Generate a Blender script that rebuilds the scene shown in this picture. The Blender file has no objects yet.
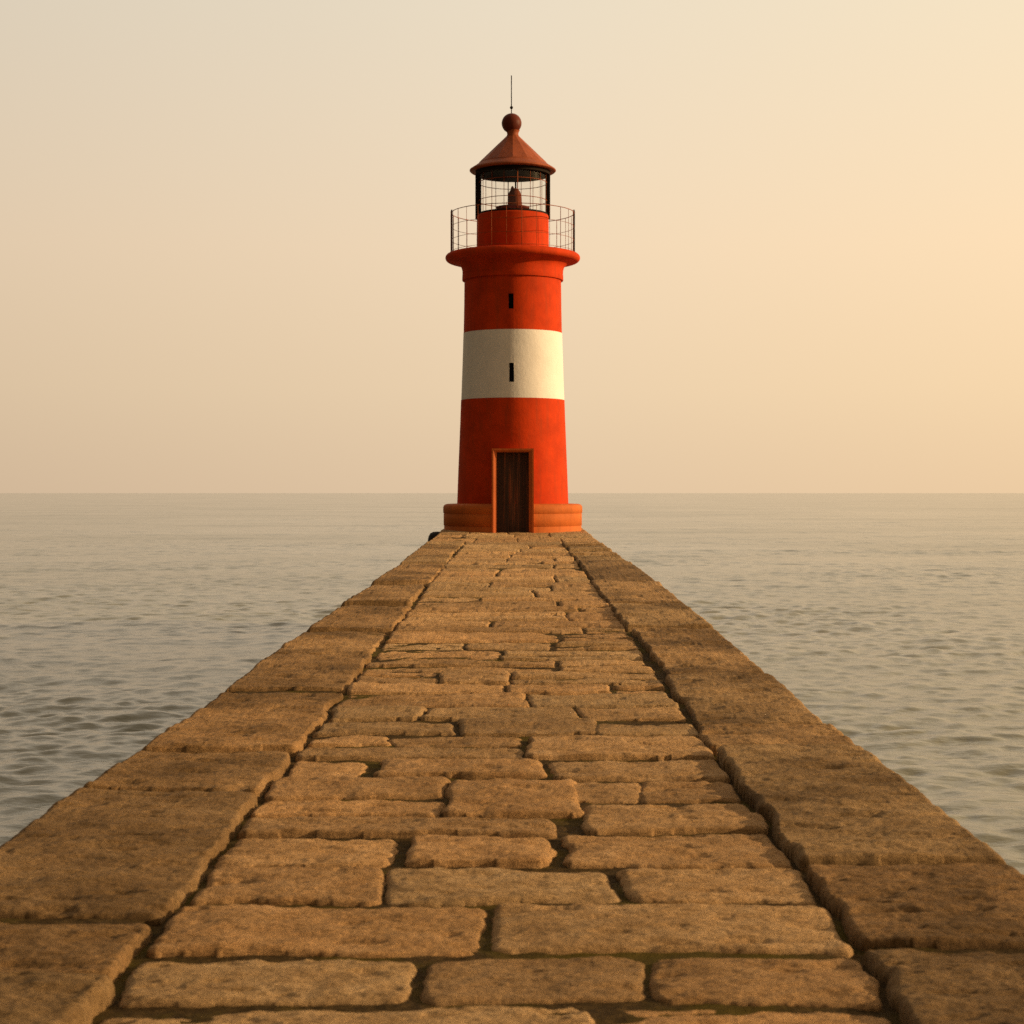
import bpy, bmesh, math, random
import numpy as np
from mathutils import Vector, Matrix

random.seed(7)
rng = np.random.default_rng(11)
S = bpy.context.scene
COL = S.collection
R = math.radians

# ------------------------------------------------------------------ frame of reference
# sea level z = 0, camera looks along +Y from the pier, about 1.36 m above its paving
F = 1700.0            # focal length in picture widths * 1024
CAM_H = 3.6
HOR = 493.0
DROP0, SLOPE = 1.36, 0.0084
def top_z(d): return CAM_H - DROP0 + SLOPE * d
def dist(py): return DROP0 / ((py - HOR) / F + SLOPE)
SUN_AZ, SUN_EL = 92.5, 13.5     # degrees clockwise from the view direction, and above the horizon

# ------------------------------------------------------------------ helpers
def link(o, parent=None):
    COL.objects.link(o)
    if parent is not None: o.parent = parent
    return o
def mesh_obj(name, verts, faces, mat, parent=None, smooth=True):
    me = bpy.data.meshes.new(name)
    me.from_pydata(verts, [], faces)
    me.materials.append(mat)
    if smooth: me.polygons.foreach_set('use_smooth', [True] * len(me.polygons))
    me.update()
    return link(bpy.data.objects.new(name, me), parent)
def empty(name, loc):
    o = bpy.data.objects.new(name, None); o.location = loc; o.empty_display_size = .3
    return link(o)
def tag(o, label=None, cat=None, group=None, kind=None):
    if label: o['label'] = label
    if cat: o['category'] = cat
    if group: o['group'] = group
    if kind: o['kind'] = kind
    return o

class MB:
    """collects shapes for one mesh"""
    def __init__(s): s.v = []; s.f = []; s.sm = []
    def add(s, vs, fs, smooth=True):
        n = len(s.v); s.v += [tuple(v) for v in vs]
        s.f += [tuple(i + n for i in f) for f in fs]; s.sm += [smooth] * len(fs)
    def strip(s, prof, segs=96, a0=-math.pi, a1=math.pi, smooth=True, angles=None, skip=None):
        """lathe strip round the local z axis; angle 0 faces -Y (the camera)"""
        closed = angles is None and abs((a1 - a0) - 2 * math.pi) < 1e-6
        if angles is None:
            angles = [a0 + (a1 - a0) * i / segs for i in range(segs if closed else segs + 1)]
        n = len(angles); vs = []; fs = []
        for r, z in prof:
            for a in angles: vs.append((r * math.sin(a), -r * math.cos(a), z))
        for k in range(len(prof) - 1):
            for i in range(n if closed else n - 1):
                j = (i + 1) % n
                if skip and skip(k, i): continue
                fs.append((k*n + i, k*n + j, (k+1)*n + j, (k+1)*n + i))
        s.add(vs, fs, smooth)
    def disc(s, r, z, segs=96, up=True):
        vs = [(r*math.sin(2*math.pi*i/segs), -r*math.cos(2*math.pi*i/segs), z) for i in range(segs)]
        f = list(range(segs)); s.add(vs, [f if up else f[::-1]], False)
    def tube(s, pts, r, segs=8, closed=False):
        pts = [Vector(p) for p in pts]; n = len(pts); vs = []; fs = []
        for i, p in enumerate(pts):
            if closed: t = pts[(i+1) % n] - pts[i-1]
            else: t = pts[min(i+1, n-1)] - pts[max(i-1, 0)]
            t.normalize()
            ref = Vector((0, 0, 1)) if abs(t.z) < .9 else Vector((1, 0, 0))
            u = t.cross(ref).normalized(); w = t.cross(u)
            for k in range(segs):
                a = 2*math.pi*k/segs
                vs.append(p + r*(math.cos(a)*u + math.sin(a)*w))
        for i in range(n if closed else n-1):
            j = (i+1) % n
            for k in range(segs):
                l = (k+1) % segs
                fs.append((i*segs+k, i*segs+l, j*segs+l, j*segs+k))
        if not closed:
            fs.append(tuple(range(segs))); fs.append(tuple((n-1)*segs + k for k in reversed(range(segs))))
        s.add(vs, fs)
    def box(s, x0, x1, y0, y1, z0, z1):
        vs = [(x, y, z) for x in (x0, x1) for y in (y0, y1) for z in (z0, z1)]
        s.add(vs, [(0,1,3,2),(4,6,7,5),(0,4,5,1),(2,3,7,6),(0,2,6,4),(1,5,7,3)], False)
    def sphere(s, r, z, segs=32, rings=18, sx=1, sz=1):
        s.strip([(max(1e-4, r*math.sin(math.pi*k/rings))*sx, z - r*sz*math.cos(math.pi*k/rings)) for k in range(rings+1)], segs)
    def build(s, name, mat, parent=None):
        me = bpy.data.meshes.new(name); me.from_pydata(s.v, [], s.f); me.materials.append(mat)
        me.polygons.foreach_set('use_smooth', s.sm)
        bm = bmesh.new(); bm.from_mesh(me)
        bmesh.ops.recalc_face_normals(bm, faces=bm.faces); bm.to_mesh(me); bm.free()
        me.update()
        return link(bpy.data.objects.new(name, me), parent)

# gradient noise on numpy arrays
def _hash(ix, iy, seed):
    h = (ix.astype(np.int64) * 374761393 + iy.astype(np.int64) * 668265263 + seed * 974634777) & 0xffffffff
    h = ((h ^ (h >> 13)) * 1274126177) & 0xffffffff
    h = h ^ (h >> 16)
    return h.astype(np.float64) / 4294967296.0 * 2 * np.pi
def perlin(x, y, seed=0):
    x0 = np.floor(x); y0 = np.floor(y); fx = x - x0; fy = y - y0
    u = fx*fx*fx*(fx*(fx*6-15)+10); v = fy*fy*fy*(fy*(fy*6-15)+10)
    def g(ix, iy, dx, dy):
        a = _hash(ix, iy, seed); return np.cos(a)*dx + np.sin(a)*dy
    n00 = g(x0, y0, fx, fy); n10 = g(x0+1, y0, fx-1, fy)
    n01 = g(x0, y0+1, fx, fy-1); n11 = g(x0+1, y0+1, fx-1, fy-1)
    a = n00 + u*(n10-n00); b = n01 + u*(n11-n01)
    return (a + v*(b-a)) * 1.5
def fbm(x, y, oct=4, seed=0, gain=.5):
    t = 0; a = 1.
    for k in range(oct):
        t = t + a*perlin(x*2**k + 17.3*k, y*2**k - 9.1*k, seed + k); a *= gain
    return t

# ------------------------------------------------------------------ materials
class N:
    def __init__(s, name):
        s.m = bpy.data.materials.new(name); s.m.use_nodes = True
        s.t = s.m.node_tree; s.b = s.t.nodes['Principled BSDF']; s.out = s.t.nodes['Material Output']
    def n(s, typ, **kw):
        o = s.t.nodes.new(typ)
        for k, v in kw.items():
            if k in o.inputs.keys() if isinstance(k, str) else False: o.inputs[k].default_value = v
            else: setattr(o, k, v)
        return o
    def l(s, a, b): s.t.links.new(a, b)
    def noise(s, vec, scale, detail=4, rough=.55):
        o = s.t.nodes.new('ShaderNodeTexNoise'); o.inputs['Scale'].default_value = scale
        o.inputs['Detail'].default_value = detail; o.inputs['Roughness'].default_value = rough
        if vec is not None: s.l(vec, o.inputs['Vector'])
        return o.outputs['Fac']
    def ramp(s, fac, stops):
        o = s.t.nodes.new('ShaderNodeValToRGB'); e = o.color_ramp.elements
        while len(e) > 1: e.remove(e[-1])
        for i, (p, c) in enumerate(stops):
            if i == 0: e[0].position = p
            else: e.new(p)
            e[i].color = (*c, 1) if len(c) == 3 else c
        s.l(fac, o.inputs['Fac']); return o.outputs['Color']
    def math(s, op, a, b=None, clamp=False):
        o = s.t.nodes.new('ShaderNodeMath'); o.operation = op; o.use_clamp = clamp
        for i, x in enumerate((a, b)):
            if x is None: continue
            if isinstance(x, (int, float)): o.inputs[i].default_value = x
            else: s.l(x, o.inputs[i])
        return o.outputs[0]
    def mix(s, fac, a, b, mode='MIX'):
        o = s.t.nodes.new('ShaderNodeMix'); o.data_type = 'RGBA'; o.blend_type = mode
        for sock, x in ((o.inputs[0], fac), (o.inputs[6], a), (o.inputs[7], b)):
            if isinstance(x, (int, float)): sock.default_value = x
            elif isinstance(x, tuple): sock.default_value = (*x, 1) if len(x) == 3 else x
            else: s.l(x, sock)
        return o.outputs[2]
    def pos(s, scale=(1, 1, 1)):
        g = s.t.nodes.new('ShaderNodeTexCoord'); mp = s.t.nodes.new('ShaderNodeMapping')
        mp.inputs['Scale'].default_value = scale; s.l(g.outputs['Object'], mp.inputs['Vector'])
        return mp.outputs['Vector']
    def bump(s, height, strength=.5, dist=.01, normal=None):
        o = s.t.nodes.new('ShaderNodeBump'); o.inputs['Strength'].default_value = strength
        o.inputs['Distance'].default_value = dist; s.l(height, o.inputs['Height'])
        if normal is not None: s.l(normal, o.inputs['Normal'])
        return o.outputs['Normal']
    def done(s, color=None, rough=None, normal=None, **kw):
        if color is not None:
            if isinstance(color, tuple): s.b.inputs['Base Color'].default_value = (*color, 1)
            else: s.l(color, s.b.inputs['Base Color'])
        if rough is not None:
            if isinstance(rough, (int, float)): s.b.inputs['Roughness'].default_value = rough
            else: s.l(rough, s.b.inputs['Roughness'])
        if normal is not None: s.l(normal, s.b.inputs['Normal'])
        for k, v in kw.items(): s.b.inputs[k.replace('_', ' ')].default_value = v
        return s.m

def stone_material(name, dark, mid, light, lichen, lichen_amount):
    m = N(name); p = m.pos()
    big = m.noise(p, .9, 5, .6); med = m.noise(p, 7, 6, .65); fine = m.noise(p, 60, 5, .7)
    grain = m.noise(p, 260, 3, .8)
    base = m.ramp(med, [(.25, dark), (.5, mid), (.75, light)])
    fl = m.ramp(fine, [(.3, (.58, .55, .50)), (.5, (1, 1, 1)), (.7, (1.22, 1.2, 1.16))])
    c = m.mix(1, base, fl, 'MULTIPLY')
    gr = m.ramp(grain, [(.3, (.7, .7, .7)), (.5, (1, 1, 1)), (.7, (1.25, 1.25, 1.25))])
    c = m.mix(.45, c, gr, 'MULTIPLY')
    at = m.t.nodes.new('ShaderNodeAttribute'); at.attribute_name = 'tone'
    c = m.mix(1, c, at.outputs['Color'], 'MULTIPLY')
    fk = m.noise(m.pos((.32, 1, 1)), 38, 7, .72)
    c = m.mix(m.ramp(fk, [(.31, (.85,)*3), (.38, (.4,)*3), (.48, (0, 0, 0))]), c, lichen)
    fw = m.noise(m.pos((.6, 1.2, 1)), 33, 5, .7)
    c = m.mix(m.ramp(fw, [(.60, (0, 0, 0)), (.72, (.45,)*3)]), c, light)
    lm = m.math('ADD', m.math('MULTIPLY', big, .85), m.math('MULTIPLY', m.noise(p, 14, 6, .75), .45))
    lf = m.ramp(lm, [(.58, (0, 0, 0)), (.76, (lichen_amount,)*3)])
    c = m.mix(lf, c, lichen)
    nb = m.bump(m.math('ADD', m.math('MULTIPLY', fine, 1.0), m.math('MULTIPLY', fk, 2.6)), 1.0, .018)
    nb = m.bump(grain, .45, .003, nb)
    return m.done(c, .9, nb, Specular_IOR_Level=.18)

M = {}
M['paving'] = stone_material('walkway stone', (.45, .255, .106), (.64, .385, .172), (.80, .51, .255), (.20, .115, .042), .4)
M['coping'] = stone_material('coping stone', (.345, .198, .082), (.475, .285, .124), (.60, .38, .18), (.165, .094, .034), .85)
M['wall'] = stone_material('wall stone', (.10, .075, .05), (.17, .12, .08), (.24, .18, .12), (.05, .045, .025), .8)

m = N('mossy joint soil'); p = m.pos()
c = m.ramp(m.noise(p, 30, 6, .7), [(.3, (.028, .017, .006)), (.5, (.066, .041, .015)), (.7, (.14, .086, .030))])
c = m.mix(m.ramp(m.noise(p, 2.3, 5, .65), [(.48, (0, 0, 0)), (.62, (.8,)*3)]), c, (.105, .078, .010))
M['soil'] = m.done(c, 1., m.bump(m.noise(p, 70, 6, .7), 1., .02), Specular_IOR_Level=.1)

def paint(name, col, var=.16, streak=.25, rough=.62, dirt=(.12, .05, .02)):
    m = N(name); p = m.pos(); ps = m.pos((5, 5, .5))
    a = m.noise(p, 2.2, 6, .6); f = m.noise(p, 28, 5, .65); st = m.noise(ps, 1.6, 5, .6)
    lo = tuple(x*(1-var) for x in col); hi = tuple(min(1, x*(1+var)) for x in col)
    c = m.ramp(a, [(.3, lo), (.5, col), (.7, hi)])
    c = m.mix(m.ramp(st, [(.5, (0, 0, 0)), (.78, (streak,)*3)]), c, dirt)
    c = m.mix(m.ramp(f, [(.58, (0, 0, 0)), (.78, (streak*.8,)*3)]), c, dirt)
    return m.done(c, rough, m.bump(m.math('ADD', m.math('MULTIPLY', f, .5), m.noise(p, 9, 5, .6)), .5, .012), Specular_IOR_Level=.12)
M['red'] = paint('red masonry paint', (.525, .041, .003), .20, .38, .8)
M['white'] = paint('white masonry paint', (.80, .755, .70), .05, .10, .65, (.38, .29, .18))
M['orange'] = paint('orange red plinth paint', (.53, .135, .028), .14, .25, .7)
M['frame'] = paint('door surround paint', (.52, .12, .028), .10, .2)
M['rust'] = paint('rusty roof metal', (.30, .074, .028), .25, .4, .55, (.10, .035, .02))
M['iron'] = paint('dark lantern iron', (.014, .008, .005), .3, .1, .85, (.05, .02, .01))
M['ceiling_black'] = paint('near-black ceiling paint', (.006, .004, .003), .2, .1, .9, (.01, .006, .004))  # almost black colour all over the lantern ceiling
M['rail'] = paint('dark railing iron', (.27, .070, .026), .3, .2, .7, (.14, .045, .015))
M['ball'] = paint('dark red finial paint', (.11, .020, .010), .25, .3, .5, (.05, .02, .01))
M['lamp'] = paint('red lamp housing', (.15, .032, .014), .2, .2, .85)
m = N('dark window glass'); M['dark'] = m.done((.004, .003, .002), .6, Specular_IOR_Level=.1)
m = N('dark brown door wood'); p = m.pos((9, 9, .35))
wn = m.noise(p, 1.3, 4, .6)
M['door'] = m.done(m.ramp(wn, [(.3, (.018, .007, .004)), (.52, (.065, .022, .009)), (.66, (.24, .065, .018))]), .7,
                   m.bump(m.noise(m.pos((40, 40, 1.2)), 2, 4), .4, .01))
m = N('near-black timber'); M['timber'] = m.done(m.ramp(m.noise(m.pos((8, 8, .7)), 2, 5), [(.3, (.006, .005, .003)), (.7, (.02, .015, .009))]), .8)  # almost black brown with faint upright grain, for the post
m = N('thin clear lantern glass')
tr = m.t.nodes.new('ShaderNodeBsdfTransparent'); tr.inputs[0].default_value = (.97, .97, .96, 1)
gl = m.t.nodes.new('ShaderNodeBsdfGlossy'); gl.inputs['Roughness'].default_value = .04
mx = m.t.nodes.new('ShaderNodeMixShader'); mx.inputs[0].default_value = .035
m.l(tr.outputs[0], mx.inputs[1]); m.l(gl.outputs[0], mx.inputs[2])
m.l(mx.outputs[0], m.out.inputs['Surface']); M['glass'] = m.m

m = N('sea water'); p = m.pos((.55, 1, 1)); p2 = m.pos((.4, 1, 1))
rip = m.noise(p, 4.2, 5, .62); rip2 = m.noise(p2, 1.1, 4, .6)
patch = m.noise(m.pos((.022, .05, 1)), 1, 3, .5)
swell = m.noise(m.pos((1.6, 1, 1)), .035, 11, .60)
calm = m.ramp(m.noise(m.pos((.016, .055, 1)), 1, 4, .55), [(.36, (.5,)*3), (.62, (1.25,)*3)])
n1 = m.bump(m.math('MULTIPLY', swell, calm), .25, 1.0)
nb = m.bump(m.math('ADD', m.math('MULTIPLY', rip, .30), m.math('MULTIPLY', rip2, .75)), .6, .11, n1)
M['water'] = m.done((.165, .160, .100), m.ramp(patch, [(.35, (.11,)*3), (.7, (.20,)*3)]), nb, IOR=1.42)

# ------------------------------------------------------------------ sea: one sheet out to the horizon, waves in the mesh
def build_sea():
    dens = np.linspace(R(-28), R(28), 820)
    side = R(28) + (R(80)-R(28))*np.linspace(0, 1, 90)[1:]**1.4
    dens_step = dens[1] - dens[0]
    dens = np.concatenate([-side[::-1], dens, side])
    rest = np.linspace(R(80), R(280), 30)[1:-1]
    ang = np.concatenate([dens, rest]); na = len(ang)
    r = [1.5]
    while r[-1] < 30000:
        x = r[-1]; r.append(x + (.35 if x < 8 else max(.04, x*.0026) if x < 420 else x*(.0026 + .05*min(1, (x-420)/4000))))
    r = np.array(r); nr = len(r)
    A, Rr = np.meshgrid(ang, r)
    X = Rr*np.sin(A); Y = Rr*np.cos(A)
    dr = np.gradient(r)[:, None] * np.ones_like(A)
    lat = Rr * np.gradient(ang)[None, :]
    Z = np.zeros_like(X); n = 120
    lam = np.geomspace(.24, 14, n)
    mod = .75 + .55*fbm(X/26, Y/14, 2, 91)
    mod = np.clip(mod, .15, 1.6)
    for k in range(n):
        L = lam[k]; amp = .0031*math.exp(-(math.log(L/.85)/.8)**2) + .0018*L**.6
        th = rng.normal(0, .72) + R(8)
        kx = 2*np.pi/L*math.sin(th); ky = -2*np.pi/L*math.cos(th)
        ph = rng.uniform(0, 2*np.pi)
        # drop waves the local spacing cannot carry
        eff = np.abs(np.cos(A-th))*dr + np.abs(np.sin(A-th))*lat
        att = np.clip((L/np.maximum(eff, 1e-6) - 2.2)/2.2, 0, 1)
        arg = kx*X + ky*Y + ph
        Z += amp*att*(np.sin(arg) + .15*np.cos(2*arg))
    Z *= mod
    co = np.stack([X, Y, Z], -1).reshape(-1, 3)
    i = np.arange(nr-1)[:, None]; j = np.arange(na)[None, :]; jn = (j+1) % na
    f = np.stack([i*na+j, i*na+jn, (i+1)*na+jn, (i+1)*na+j], -1).reshape(-1, 4)
    grid_mesh('water', co, f, M['water'])
def grid_mesh(name, co, f, mat, parent=None, tone=None):
    me = bpy.data.meshes.new(name)
    me.vertices.add(len(co)); me.vertices.foreach_set('co', co.astype(np.float32).ravel())
    me.loops.add(f.size); me.polygons.add(len(f))
    me.loops.foreach_set('vertex_index', f.astype(np.int32).ravel())
    me.polygons.foreach_set('loop_start', np.arange(0, f.size, 4, dtype=np.int32))
    me.polygons.foreach_set('loop_total', np.full(len(f), 4, np.int32))
    me.update(calc_edges=True)
    me.polygons.foreach_set('use_smooth', np.ones(len(f), bool))
    me.materials.append(mat)
    if tone is not None:
        a = me.attributes.new('tone', 'FLOAT_COLOR', 'POINT')
        a.data.foreach_set('color', np.concatenate([tone, np.ones((len(tone), 1))], 1).astype(np.float32).ravel())
    me.validate()
    o = link(bpy.data.objects.new(name, me), parent)
    if name == 'water': tag(o, kind='structure')
    return o
build_sea()

# ------------------------------------------------------------------ the pier
PIER_END = 47.2
XL = lambda d: np.interp(d, [2, 6.3, 9, 14, 25, 43, 48], [-1.94, -1.915, -1.875, -1.87, -1.82, -1.86, -1.9])
XR = lambda d: np.interp(d, [2, 10, 12, 15, 22, 35, 43, 48], [1.78, 1.78, 1.80, 1.845, 1.95, 1.90, 1.96, 1.95])
JLf = lambda d: float(np.interp(d, [4, 27, 36], [-1.085, -1.075, -1.0]))     # inner joints between paving and coping
JRf = lambda d: float(np.interp(d, [4, 6, 10, 16, 36], [.985, 1.015, 1.02, 1.06, 1.075]))
HEAD = 36.4

pier = empty('stone_pier', (0, 20, 0))
tag(pier, 'long weathered brown stone pier with paved walkway running out to the lighthouse', 'pier')
stones = []     # (x0, x1, d0, d1, kind, lift, tiltx, tilty, tone)
def stone(x0, x1, d0, d1, kind):
    lift = random.gauss(0, .007); tn = random.uniform(.80, 1.20); w = random.uniform(-.07, .05)
    base = {'p': 0, 'l': .022, 'r': .018, 'h': .0}[kind]
    stones.append((x0, x1, d0, d1, kind, base + lift, random.gauss(0, .010), random.gauss(0, .010), (tn*(1+w), tn, tn*(1-w))))
def pxstone(x0, x1, yt, yb):
    d1, d0 = dist(yt), dist(yb); dm = dist((yt+yb)/2)
    a = JLf(dm) + .018 if x0 == 'L' else (x0-512)/F*dm - .030
    b = JRf(dm) - .012 if x1 == 'R' else (x1-512)/F*dm + .030
    stone(a, b, d0, d1, 'p')
for q in [('L', 405, 954, 1002), (430, 641, 954, 1001), (660, 'R', 955, 1003),
          ('L', 480, 904, 952), (499, 'R', 903, 952),
          ('L', 377, 867, 902), (391, 610, 868, 902), (629, 'R', 866, 901),
          ('L', 388, 836, 866), (412, 543, 836, 866), (566, 'R', 833, 865),
          ('L', 552, 816, 835), (588, 'R', 802, 832),
          ('L', 438, 799, 815), (452, 573, 780, 815), (452, 637, 780, 800), (645, 'R', 781, 801),
          ('L', 442, 778, 798),
          ('L', 362, 758, 777), (382, 540, 759, 777), (555, 'R', 759, 780),
          ('L', 522, 746, 758), (532, 'R', 737, 758),
          ('L', 386, 735, 745), (395, 515, 735, 746),
          ('L', 452, 721, 734), (465, 592, 718, 735), (598, 'R', 724, 736)]:
    pxstone(*q)
def rows(d, dend):
    while d < dend - .2:
        far = 1 + max(0, d - 10)/19
        dep = random.uniform(.42, .78)*far
        if dend - d - dep < .35: dep = dend - d
        JL, JR = JLf(d + dep/2), JRf(d + dep/2)
        x = JL + .018
        while x < JR - .06:
            w = random.uniform(.45, 1.35)*min(far, 1.5)
            if JR - .022 - (x + w) < .3: w = JR - .022 - x
            # now and then a stone is split lengthwise
            if random.random() < .22 and dep > .5:
                s = d + dep*random.uniform(.4, .6)
                stone(x, x+w, d, s, 'p'); stone(x, x+w, s, d+dep, 'p')
            else:
                stone(x, x+w, d, d+dep, 'p')
            x += w + random.choice([0, 0, .005, .02])
        d += dep
rows(dist(719.5), HEAD)
rows(-6.0, dist(1003.5))
# the head of the pier, under the lighthouse: broad slabs laid right across
for a, b in ((HEAD, 39.2), (39.2, 41.4), (41.4, 44.2), (44.2, PIER_END)):
    xs = [-2.4, random.uniform(-1.15, -.75), random.uniform(-.3, .3), random.uniform(.75, 1.15), 2.5]
    for k in range(4): stone(xs[k], xs[k+1], a, b, 'h')
def copings(bounds, kind):
    for a, b in zip(bounds[:-1], bounds[1:]):
        j = random.gauss(0, .018)
        m_ = (a + b)/2
        if kind == 'l': stone(-2.3, JLf(m_) + .006 + j, a, b, 'l')
        else: stone(JRf(m_) - .004 + j, 2.4, a, b, 'r')
lb = [-6, -4.6, -3.1, -1.8, -.4, .9, 2.1, 3.3, dist(981), dist(921), dist(796), dist(754), dist(692), dist(658), dist(632), dist(607), dist(585), dist(564)]
rb = [-6, -4.4, -3.2, -1.6, -.5, 1.0, 2.2, 3.5, dist(949), dist(867), dist(751), dist(727), dist(677), dist(630), dist(605), dist(582), dist(562)]
for L in (lb, rb):
    while L[-1] < HEAD - 2.6: L.append(L[-1] + random.uniform(1.6, 2.6))
    L.append(HEAD)
copings(lb, 'l'); copings(rb, 'r')

def build_pier():
    py = np.arange(1130, 560, -.72); dd = dist(py)
    py2 = np.arange(560, 532.5, -.36); dd = np.concatenate([np.arange(-6, dist(1130), .035), dd, dist(py2), np.linspace(dist(532.6), PIER_END, 60)[1:]])
    nu = 800; u = np.linspace(-.012, 1.012, nu)
    D, U = np.meshgrid(dd, u, indexing='ij')
    xl, xr = XL(D), XR(D)
    X = xl + (xr - xl)*U
    # weathered, wandering edges
    wx = X + .030*fbm(X/.55, D/.55, 3, 3) + .007*fbm(X/.09, D/.09, 2, 4)
    wy = D + .034*fbm(X/.75, D/.9, 3, 5) + .005*fbm(X/.10, D/.10, 2, 6)
    H = np.full(X.shape, -9.); S_ = np.full(X.shape, -1.); ID = np.zeros(X.shape, np.int8); T = np.ones(X.shape + (3,))
    wmod = .030 + .018*fbm(X/.25, D/.25, 2, 9)
    wmod = np.clip(wmod, .010, .06)
    outer = np.minimum(X - xl, xr - X) + .006*fbm(X/.2, D/.7, 3, 12)
    kid = {'p': 1, 'l': 2, 'r': 3, 'h': 1}
    for (x0, x1, d0, d1, kind, lift, tx, ty, tone) in stones:
        i0, i1 = np.searchsorted(dd, [d0 - .15, d1 + .15])
        if i1 - i0 < 1: continue
        j = np.nonzero(((X[i0] > x0-.15) & (X[i0] < x1+.15)) | ((X[min(i1, len(dd)-1)] > x0-.15) & (X[min(i1, len(dd)-1)] < x1+.15)))[0]
        if not len(j): continue
        sl = (slice(i0, i1), slice(j[0], j[-1]+1))
        px, pyy = wx[sl], wy[sl]
        cx, cy = (x0+x1)/2, (d0+d1)/2
        dm = max(cy, 0)
        gap = (.011 + .0014*dm) if kind == 'p' else (.027 + .0021*dm)       # half the joint
        hx, hy = (x1-x0)/2 - max(.001, .011 - .0006*dm), (d1-d0)/2 - gap
        r = min(max(.02, .06 - .0018*dm) if kind == 'p' else .04, hx*.8, hy*.6)
        qx = np.abs(px-cx)-hx+r; qy = np.abs(pyy-cy)-hy+r
        s = -(np.minimum(np.maximum(qx, qy), 0) + np.hypot(np.maximum(qx, 0), np.maximum(qy, 0)) - r)
        deep = (.024 if kind == 'p' else .040) + .0006*dm
        w = wmod[sl]*(1.1 if kind == 'p' else .8)
        t = np.clip(s/w, 0, 1)
        h = lift + tx*(px-cx) + ty*(pyy-cy) - deep*(1-np.sqrt(np.clip(1-(1-t)**2, 0, 1)))
        h = h + .007*np.clip(s/.25, 0, 1)                      # worn a little domed
        if kind != 'p':   # the outer edge is rounded over
            so = outer[sl]; to = np.clip(so/.07, 0, 1)
            h = h - .16*(1-np.sqrt(np.clip(1-(1-to)**2, 0, 1))); s = np.minimum(s, so)
        better = (s > 0) & (h > H[sl])
        H[sl] = np.where(better, h, H[sl]); S_[sl] = np.where(better, s, S_[sl])
        ID[sl] = np.where(better, kid[kind], ID[sl])
        T[sl] = np.where(better[..., None], np.array(tone), T[sl])
    inside = ID > 0
    near = np.clip((18 - D)/10, .35, 1)
    rough = .0078*fbm(X/.34, D/.16, 5, 21, .58) + .004*np.abs(fbm(X/.10, D/.05, 3, 31)) + .011*fbm(X/.7 + .3*fbm(X, D, 2, 77), D/.16, 3, 81, .6)*np.clip((D-5)/8, .25, 1) - .020*np.clip(fbm(X/.26, D/.09, 4, 41)-.30, 0, 1)
    long = .007*fbm(X/1.3, D/1.3, 2, 51)
    Z = np.where(inside, H + rough*np.where(ID == 1, 1, 1.15) + long, 0)
    zt = CAM_H - DROP0 + SLOPE*D
    Z = np.where(inside, Z, np.where(outer > .0, -.055 - .0010*np.maximum(D, 0), -.22))
    co = np.stack([X, D, zt + Z], -1)
    nr, nc = X.shape
    idx = np.arange(nr*nc).reshape(nr, nc)
    q = np.stack([idx[:-1, :-1], idx[:-1, 1:], idx[1:, 1:], idx[1:, :-1]], -1).reshape(-1, 4)
    idf = ID.ravel()[q]
    cof = co.reshape(-1, 3); tf = T.reshape(-1, 3)
    def part(name, ids, mat, label=None):
        k = np.isin(idf, ids).any(1)
        qq = q[k]; used, invx = np.unique(qq, return_inverse=True)
        c = cof[used].copy()
        # skirt verts that belong to another stone sink below the joint
        foreign = ~np.isin(ID.ravel()[used], ids)
        c[foreign, 2] = np.minimum(c[foreign, 2], (CAM_H - DROP0 + SLOPE*c[foreign, 1]) - .08)
        c[:, 1] -= 20
        o = grid_mesh(name, c, invx.reshape(-1, 4), mat, pier, tf[used])
        if label: o['label'] = label
    part('walkway_paving', [1], M['paving'], 'rows of worn rectangular paving stones')
    part('coping', [2], M['coping'], 'coping blocks along the left edge with sunlit inner faces')
    part('coping', [3], M['coping'], 'coping blocks along the right edge, shaded along the joint')
    # mossy soil in the joints
    ds = np.concatenate([np.arange(-6, 14, .03), np.arange(14, PIER_END, .12)]); us = np.linspace(.03, .97, 220)
    D2, U2 = np.meshgrid(ds, us, indexing='ij'); X2 = XL(D2) + (XR(D2)-XL(D2))*U2
    jl = np.interp(D2, [4, 27, 36], [-1.085, -1.075, -1.0]); jr = np.interp(D2, [4, 6, 10, 16, 36], [.985, 1.015, 1.02, 1.06, 1.075])
    mj = np.exp(-((X2-jl)/.08)**2) + np.exp(-((X2-jr)/.08)**2)
    side = np.clip(np.maximum(jl - .03 - X2, X2 - jr - .03)/.03, 0, 1)
    Z2 = CAM_H - DROP0 + SLOPE*D2 - .0165 + .0003*np.clip(D2, 0, 16) + .012*side - .0003*np.maximum(D2, 0) - .010*mj + .0045*fbm(X2/.12, D2/.12, 3, 61) + .003*fbm(X2/.8, D2/.8, 2, 71)
    c = np.stack([X2, D2-20, Z2], -1).reshape(-1, 3); n1, n2 = X2.shape
    id2 = np.arange(n1*n2).reshape(n1, n2)
    grid_mesh('joint_moss', c, np.stack([id2[:-1, :-1], id2[:-1, 1:], id2[1:, 1:], id2[1:, :-1]], -1).reshape(-1, 4), M['soil'], pier)
    # masonry wall under it, down into the water, with a slight batter
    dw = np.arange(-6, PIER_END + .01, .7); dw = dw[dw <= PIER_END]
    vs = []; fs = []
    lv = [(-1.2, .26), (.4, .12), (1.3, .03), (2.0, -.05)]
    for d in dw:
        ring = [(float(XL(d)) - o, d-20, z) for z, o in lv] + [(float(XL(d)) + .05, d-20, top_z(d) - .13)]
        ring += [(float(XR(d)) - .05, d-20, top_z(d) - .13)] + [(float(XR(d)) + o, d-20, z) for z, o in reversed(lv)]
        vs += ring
    n = 10
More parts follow.
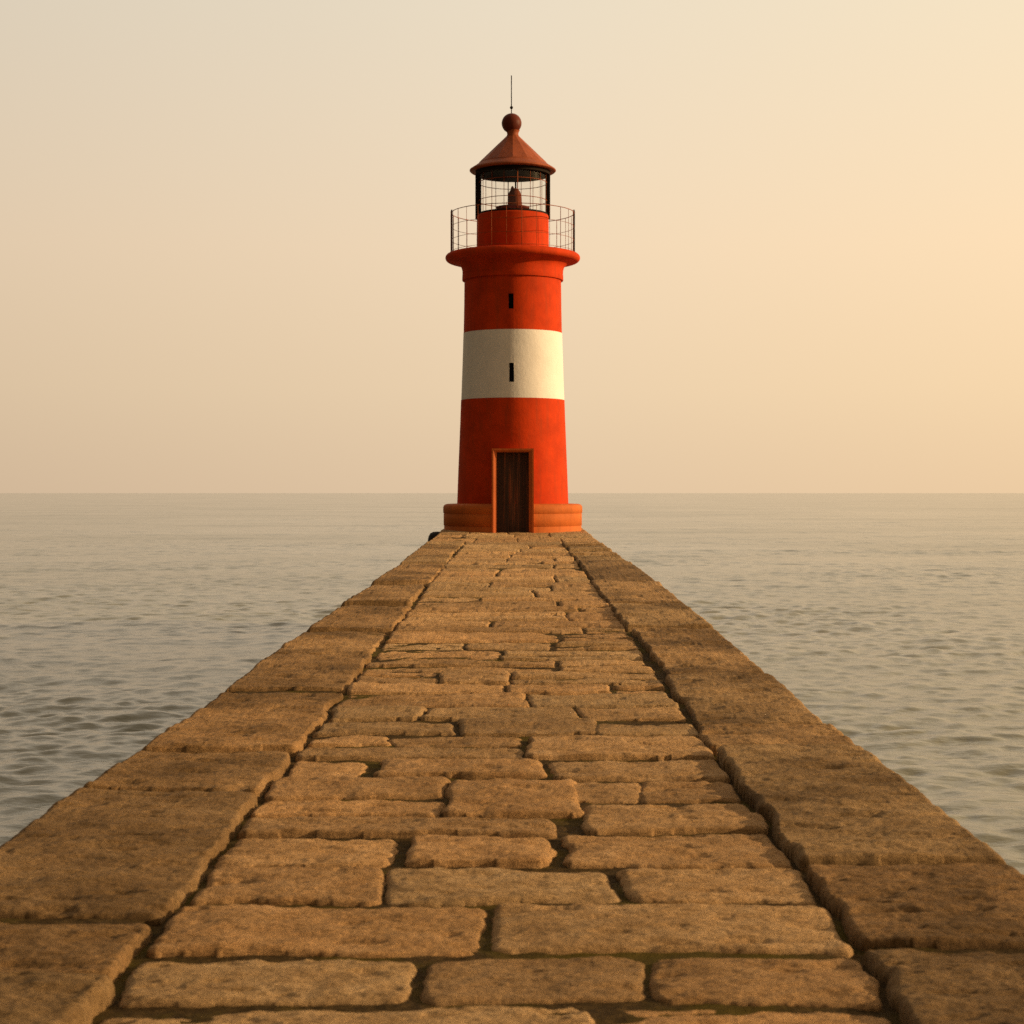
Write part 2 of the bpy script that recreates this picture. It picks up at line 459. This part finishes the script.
    for i in range(len(dw)-1):
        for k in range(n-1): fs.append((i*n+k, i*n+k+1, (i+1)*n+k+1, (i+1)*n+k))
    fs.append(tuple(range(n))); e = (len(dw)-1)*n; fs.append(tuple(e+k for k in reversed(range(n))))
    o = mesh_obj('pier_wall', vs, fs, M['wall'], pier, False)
    a = o.data.attributes.new('tone', 'FLOAT_COLOR', 'POINT')
    a.data.foreach_set('color', [1.0]*4*len(vs))
build_pier()

# ------------------------------------------------------------------ dark post end beside the pier head
pb = MB()
prof = [(.26, -1.4), (.25, 1.6), (.245, 2.40), (.225, 2.50), (.18, 2.575), (.11, 2.61), (.001, 2.62)]
pb.strip(prof, 28)
post = pb.build('mooring_post', M['timber'])
post.location = (-1.90, 43.3, 0)
tag(post, 'dark rounded post top showing at the left corner of the pier beside the lighthouse plinth', 'mooring post')

# ------------------------------------------------------------------ the lighthouse
AX, AY = .020, 44.6
K = F / AY
base_z = top_z(AY)
LH = empty('lighthouse', (AX, AY, base_z))
tag(LH, 'red lighthouse with one white band, railed gallery and lantern at the far pier end', 'lighthouse')
def zz(py): return CAM_H + (HOR - py)/K - base_z       # local height of a silhouette row
def hz(h): return CAM_H + h - base_z                    # local height from height above the eye
rr = lambda px: px / K

# plinth with an opening for the doorway
PH = math.asin(.515/1.80)
b = MB(); g0, g1 = PH, 2*math.pi - PH
zb = -.12
for prof in ([(1.80, zb), (1.80, zz(525.6)), (1.793, zz(525.3))],
             [(1.793, zz(525.3)), (1.812, zz(525.1)), (1.812, zz(513.8)), (1.806, zz(513.4))],
             [(1.806, zz(513.4)), (1.806, zz(513.0)), (1.824, zz(512.7)), (1.824, zz(507.6)), (1.812, zz(505.8)), (1.78, zz(504.5)), (1.72, zz(503.8)), (1.40, zz(503.3))]):
    b.strip(prof, 110, g0, g1)
b.build('plinth', M['orange'], LH)

def shaft(name, mat, rows_, win=None, segs=120):
    """rows_ = [(r, z)], win = (angle, half width m, z0, z1)"""
    b = MB()
    if not win:
        b.strip(rows_, segs); return b.build(name, mat, LH)
    a, hw, z0, z1 = win
    zs = [z for r, z in rows_]; rs = [r for r, z in rows_]
    zz_ = sorted(set(zs + [z0, z1])); prof = [(float(np.interp(z, zs, rs)), z) for z in zz_]
    rm = float(np.interp((z0+z1)/2, zs, rs)); ha = hw/rm
    angs = [a + ha + (2*math.pi - 2*ha)*i/segs for i in range(segs+1)]
    angs += [a + 2*math.pi - ha + 2*ha*i/2 for i in (1, 2)]
    ks = range(zz_.index(z0), zz_.index(z1))
    def skip(k, i): return k in ks and i >= segs
    # strip without wrap: last angle repeats the first
    b.strip(prof, angles=angs, skip=skip)
    dep = .16
    for s in (-1, 1):
        A = a + s*ha
        q = [(r*math.sin(A), -r*math.cos(A), z) for r, z in ((rm, z0), (rm, z1), (rm-dep, z1), (rm-dep, z0))]
        b.add(q, [(0, 1, 2, 3)], False)
    for z in (z0, z1):
        q = [(r*math.sin(A), -r*math.cos(A), z) for A, r in ((a-ha, rm), (a+ha, rm), (a+ha, rm-dep), (a-ha, rm-dep))]
        b.add(q, [(0, 1, 2, 3)], False)
    o = b.build(name, mat, LH)
    w = MB(); r = rm - dep + .01
    w.add([(r*math.sin(A), -r*math.cos(A), z) for A, z in ((a-ha*1.3, z0-.02), (a+ha*1.3, z0-.02), (a+ha*1.3, z1+.02), (a-ha*1.3, z1+.02))], [(0, 1, 2, 3)], False)
    w.add([((r-.02)*math.sin(A), -(r-.02)*math.cos(A), z) for A, z in ((a-ha*1.3, z0-.02), (a+ha*1.3, z0-.02), (a+ha*1.3, z1+.02), (a-ha*1.3, z1+.02))], [(3, 2, 1, 0)], False)
    w.build('window', M['dark'], LH)
    return o
zw0, zw1 = hz(2.43), hz(4.18); zc = hz(5.56)
shaft('tower_shaft', M['red'], [(rr(55.6), zz(503.6)), (rr(54.6), zz(475)), (rr(53.4), zz(445)), (rr(52.4), zz(420)), (rr(51.75), zw0)])
shaft('white_band', M['white'], [(rr(51.5), zw0), (rr(50.3), (zw0+zw1)/2), (rr(49.3), zw1)], (-.024, .064, hz(2.83), hz(3.32)))
shaft('tower_shaft', M['red'], [(rr(49.1), zw1), (rr(48.6), (zw1+zc)/2), (rr(48.3), zc+.03)], (-.036, .066, hz(4.70), hz(5.09)))

# flaring gallery with a round lip
g = MB()
g.strip([(rr(48.2), zc), (rr(50.3), zc)], 120)
g.strip([(rr(50.3), zc), (rr(50.6), zc+.015), (rr(50.4), zz(275.3))], 120)
lip = []
cz, cr, lr = hz(6.155), rr(62.6), .125
for k in range(15):
    a = -math.pi*.42 + k*(math.pi*.92)/14
    lip.append((cr + lr*math.cos(a), cz + lr*.88*math.sin(a)))
g.strip([(rr(50.2), zz(275.3)), (rr(50.4), zz(271)), (rr(51.2), zz(268)), (rr(53.0), zz(265.5)), (rr(56.2), zz(263.6)), (rr(60.2), zz(262.2))] + lip, 120)
deck_z = lip[-1][1]
g.strip([lip[-1], (rr(30), deck_z + .012)], 120)
g.build('gallery', M['red'], LH)

# lantern drum
drum_top = hz(7.27)
d_ = MB()
d_.strip([(rr(36.2), deck_z-.05), (rr(35.9), drum_top - .04)], 96)
d_.strip([(rr(35.9), drum_top-.04), (rr(35.4), drum_top), (.05, drum_top + .01)], 96)
d_.build('lantern_drum', M['red'], LH)

# railing round the gallery
rail_r = rr(61.3)
rail_h = 1.07
def ring(r, z, n=96): return [(r*math.sin(2*math.pi*i/n), -r*math.cos(2*math.pi*i/n), z) for i in range(n)]
rb_ = MB()
rb_.tube(ring(rail_r, deck_z + rail_h), .010, 8, True)
rb_.tube(ring(rail_r, deck_z + rail_h*.66), .0055, 6, True)
rb_.tube(ring(rail_r, deck_z + rail_h*.33), .0055, 6, True)
rb_.tube(ring(rail_r, deck_z + .05), .005, 6, True)
railing = rb_.build('railing', M['rail'], LH)
for k in range(26):
    a = 2*math.pi*(k + .5)/26 + .02
    q = MB(); q.tube([(rail_r*math.sin(a), -rail_r*math.cos(a), deck_z - .01), (rail_r*math.sin(a), -rail_r*math.cos(a), deck_z + rail_h + (.03 if k % 5 == 0 else 0))], .0062 if k % 3 else .009, 6)
    q.build('baluster', M['rail'], railing)
for s in (-1, 1):
    q = MB(); a = s*(math.pi/2 + .03)
    q.tube([(rail_r*math.sin(a), -rail_r*math.cos(a), deck_z - .01), (rail_r*math.sin(a), -rail_r*math.cos(a), deck_z + rail_h + .07)], .026, 8)
    q.sphere(.02, 0, 8, 6); nv = 8*7
    for i in range(len(q.v)-nv, len(q.v)):
        x, y, z = q.v[i]; q.v[i] = (x + rail_r*math.sin(a), y - rail_r*math.cos(a), z + deck_z + rail_h + .09)
    q.build('post', M['iron'], railing)

# lantern: frame, bars, glass, lamp
eave_z = hz(8.43)
fr_ = MB()
fr_.strip([(rr(37.2), eave_z), (rr(37.2), eave_z - .10)], 72); fr_.strip([(rr(37.2), eave_z-.10), (rr(34.8), eave_z - .10)], 72); fr_.strip([(rr(34.8), eave_z-.10), (rr(34.8), eave_z)], 72)
lantern = fr_.build('lantern_frame', M['iron'], LH)
q = MB(); q.strip([(rr(34.8), drum_top), (rr(34.8), drum_top + .05), (rr(33.4), drum_top + .05), (rr(33.4), drum_top)], 72); q.build('sill', M['iron'], lantern)
for s, w in ((-1, .078), (1, .062)):
    q = MB(); x = s*(rr(37.4) - w)
    q.box(x - w, x + w, -.07, .07, drum_top - .09, eave_z - .103)
    q.build('post', M['iron'], lantern)
nb_ = 16; br = rr(34.1)
for k in range(nb_):
    a = 2*math.pi*(k + .35)/nb_
    if abs(abs(a if a < math.pi else a-2*math.pi) - math.pi/2) < .22: continue
    q = MB(); w = .014 if k % 4 == 0 else .008
    q.tube([(br*math.sin(a), -br*math.cos(a), drum_top + .05), (br*math.sin(a), -br*math.cos(a), eave_z - .103)], w, 6)
    q.build('glazing_bar', M['rail'], lantern)
q = MB()
for t in (.33, .80): q.tube(ring(br, drum_top + .05 + (eave_z - drum_top - .15)*t), .009, 6, True)
q.build('glazing_ring', M['rail'], lantern)
q = MB(); q.strip([(rr(33.6), drum_top + .052), (rr(33.6), eave_z - .11)], 72); q.build('lantern_glass', M['glass'], LH)

lz = drum_top
lp = MB()
lp.strip([(.001, lz+.73), (.05, lz+.722), (.10, lz+.69), (.145, lz+.63), (.175, lz+.55), (.185, lz+.46), (.185, lz+.30), (.19, lz+.235)], 32)
lp.strip([(.001, lz+.79), (.03, lz+.76), (.05, lz+.70)], 12)
nv = 12*3
for i in range(len(lp.v)-nv, len(lp.v)): lp.v[i] = (lp.v[i][0] - .06, lp.v[i][1], lp.v[i][2])
lp.v = [(x + .05, y, z) for x, y, z in lp.v]
lamp = lp.build('lamp', M['lamp'], LH)
q = MB(); q.strip([(.02, lz+.165), (.30, lz+.185), (.44, lz+.20), (.44, lz+.225), (.19, lz+.235), (.02, lz+.235)], 40); q.build('lamp_plate', M['lamp'], lamp)
q = MB(); q.strip([(.10, lz), (.10, lz+.17)], 20); q.build('pedestal', M['lamp'], lamp)
q = MB(); q.tube([(.075, 0, lz+.68), (.075, 0, eave_z + .1)], .022, 8); q.build('hanging_rod', M['iron'], lamp)

# roof: a flared eave, faceted cone, ball and lightning rod
rf = MB()
rf.strip([(rr(37.2), eave_z), (rr(42.2), zz(172.0)), (rr(43.2), zz(171.0))], 72)
rf.strip([(rr(43.2), zz(171.0)), (rr(43.1), zz(170.2)), (rr(40.4), zz(168.4)), (rr(37.2), zz(166.4)), (rr(34.6), zz(164.4))], 72)
rf.strip([(rr(34.6), zz(164.4)), (rr(33.9), zz(163.3))], 72)
rf.strip([(rr(33.9), zz(163.3)), (rr(20), zz(149.6)), (rr(6.2), zz(136.2))], 14, smooth=False)
rf.strip([(rr(6.2), zz(136.2)), (rr(5.6), zz(134.5)), (rr(5.9), zz(132.2)), (rr(7), zz(130.5))], 32)
roof = rf.build('roof', M['rust'], LH)
q = MB(); q.strip([(.02, eave_z + .05), (rr(37.1), eave_z - .004)], 48); q.build('ceiling', M['ceiling_black'], roof)
q = MB(); q.sphere(rr(10), zz(123.4)); q.v = [(x - .03, y, z) for x, y, z in q.v]; q.build('finial_ball', M['ball'], roof)
q = MB(); q.tube([(0, 0, zz(114)), (0, 0, zz(75.5))], .0125, 8)
q.sphere(rr(1.6), zz(107.6), 16, 10); q.v = [(x - .035, y, z) for x, y, z in q.v]
q.build('lightning_rod', M['iron'], roof)

# doorway: surround with splayed jambs, dark recess, wooden door
yf, yb_ = -1.80, -1.30
x_out, x_front, x_in = .528, .488, .405
zt_out, zt_front, zt_in = hz(1.122), hz(1.075), hz(1.03)
yd = -1.47; ym = -1.745
s = MB()
z0 = -.10
for sg in (-1, 1):
    X_ = [sg*x_out, sg*x_front, sg*x_in]
    s.add([(X_[0], yb_, z0), (X_[0], yf, z0), (X_[0], yf, zt_out), (X_[0], yb_, zt_out)], [(0, 1, 2, 3)], False)
    s.add([(X_[0], yf, z0), (X_[1], yf, z0), (X_[1], yf, zt_front), (X_[0], yf, zt_out)], [(0, 1, 2, 3)], False)
    s.add([(X_[1], yf, z0), (X_[2], ym, z0), (X_[2], ym, zt_in), (X_[1], yf, zt_front)], [(0, 1, 2, 3)], False)
    s.add([(X_[2], ym, z0), (X_[2], yd, z0), (X_[2], yd, zt_in), (X_[2], ym, zt_in)], [(0, 1, 2, 3)], False)
s.add([(-x_out, yf, zt_out), (-x_front, yf, zt_front), (x_front, yf, zt_front), (x_out, yf, zt_out)], [(0, 1, 2, 3)], False)
s.add([(-x_in, ym, zt_in), (-x_in, yd, zt_in), (x_in, yd, zt_in), (x_in, ym, zt_in)], [(0, 1, 2, 3)], False)
s.add([(-x_front, yf, zt_front), (-x_in, ym, zt_in), (x_in, ym, zt_in), (x_front, yf, zt_front)], [(0, 1, 2, 3)], False)
s.add([(-x_out, yf, zt_out), (x_out, yf, zt_out), (x_out, yb_, zt_out), (-x_out, yb_, zt_out)], [(0, 1, 2, 3)], False)
surround = s.build('door_surround', M['frame'], LH)
dr = MB()
for k in range(5):
    a = -x_in + 2*x_in*k/5; b_ = -x_in + 2*x_in*(k+1)/5
    dr.box(a + .004, b_ - .004, yd + .006, yd + .045, z0, zt_in + .01)
dr.box(-x_in - .02, x_in + .02, yd + .03, yd + .05, z0, zt_in + .03)
dr.build('door', M['door'], surround)

# ------------------------------------------------------------------ light
az = R(SUN_AZ); el = R(SUN_EL)
sd = Vector((math.sin(az)*math.cos(el), math.cos(az)*math.cos(el), math.sin(el)))
sun = bpy.data.lights.new('sun', 'SUN'); sun.energy = 4.9; sun.angle = R(.8); sun.color = (1, .70, .38)
so = link(bpy.data.objects.new('sun', sun)); so.rotation_euler = (-sd).to_track_quat('-Z', 'Y').to_euler(); so.location = (30, 10, 20)

W = bpy.data.worlds.new('World'); S.world = W; W.use_nodes = True
t = W.node_tree; bg = t.nodes['Background']
sky = t.nodes.new('ShaderNodeTexSky'); sky.sky_type = 'NISHITA'; sky.sun_disc = False
sky.sun_elevation = el; sky.sun_rotation = az; sky.air_density = 1.4; sky.dust_density = 8; sky.ozone_density = 1.0
SKY_MODE = 'mix'
tc = t.nodes.new('ShaderNodeTexCoord'); sx = t.nodes.new('ShaderNodeSeparateXYZ'); t.links.new(tc.outputs['Generated'], sx.inputs[0])
def wramp(sock, stops, a=None, b=None):
    mr = t.nodes.new('ShaderNodeMapRange'); mr.inputs['From Min'].default_value = a; mr.inputs['From Max'].default_value = b
    t.links.new(sock, mr.inputs['Value'])
    o = t.nodes.new('ShaderNodeValToRGB'); e = o.color_ramp.elements; o.color_ramp.interpolation = 'B_SPLINE' if False else 'EASE'
    o.color_ramp.interpolation = 'LINEAR'
    while len(e) > 1: e.remove(e[-1])
    for i, (v, c) in enumerate(stops):
        pz = (v - a)/(b - a)
        if i == 0: e[0].position = pz
        else: e.new(pz)
        e[i].color = (*c, 1)
    t.links.new(mr.outputs[0], o.inputs['Fac']); return o.outputs['Color']
def wmix(fac, a, b, mode):
    o = t.nodes.new('ShaderNodeMix'); o.data_type = 'RGBA'; o.blend_type = mode; o.inputs[0].default_value = fac
    t.links.new(a, o.inputs[6]); t.links.new(b, o.inputs[7]); return o.outputs[2]
# hazy evening air: bright and warm low down and towards the sun, dimmer overhead and on the far side
STR = .12
# colour by height (value at elevation), in display-linear units, divided by the strength below
cz = wramp(sx.outputs['Z'], [(-.05, (.83, .61, .39)), (.0, (.85, .63, .415)), (.06, (.93, .71, .47)), (.142, (.98, .76, .525)), (.276, (.92, .79, .60)), (.42, (.84, .71, .54)), (.65, (.80, .66, .50)), (1., (.74, .61, .47))], -.05, 1.)
cx = wramp(sx.outputs['X'], [(-1, (.24, .205, .165)), (-.75, (.33, .29, .24)), (-.5, (.55, .52, .47)), (-.29, (.86, .86, .87)), (0, (1, 1, 1)), (.29, (1.12, 1.08, 1.0)), (.6, (1.4, 1.25, 1.0)), (1, (1.9, 1.5, 1.0))], -1., 1.)
cy = wramp(sx.outputs['Y'], [(-1, (.30, .27, .23)), (-.2, (.46, .43, .39)), (.5, (1, 1, 1)), (1, (1, 1, 1))], -1., 1.)
haze = wmix(1., wmix(1., cz, cx, 'MULTIPLY'), cy, 'MULTIPLY')
k_ = t.nodes.new('ShaderNodeVectorMath'); k_.operation = 'SCALE'; k_.inputs['Scale'].default_value = 1/STR
t.links.new(haze, k_.inputs[0])
fin = wmix(.88, sky.outputs['Color'], k_.outputs[0], 'MIX')
t.links.new(fin, bg.inputs['Color']); bg.inputs['Strength'].default_value = STR

# ------------------------------------------------------------------ camera
cam = bpy.data.cameras.new('camera'); cam.sensor_width = 36; cam.lens = F/1024*36
cam.shift_y = (HOR - 512)/1024; cam.clip_start = .05; cam.clip_end = 200000
cam.dof.use_dof = True; cam.dof.focus_distance = 20; cam.dof.aperture_fstop = 6.5
co_ = link(bpy.data.objects.new('camera', cam)); co_.location = (0, 0, CAM_H); co_.rotation_euler = (R(90), 0, 0)
S.camera = co_

S.view_settings.view_transform = 'Standard'; S.view_settings.look = 'None'
S.view_settings.exposure = 0; S.view_settings.gamma = 1; S.view_settings.use_curve_mapping = False
S.cycles.max_bounces = 6; S.cycles.use_denoising = False
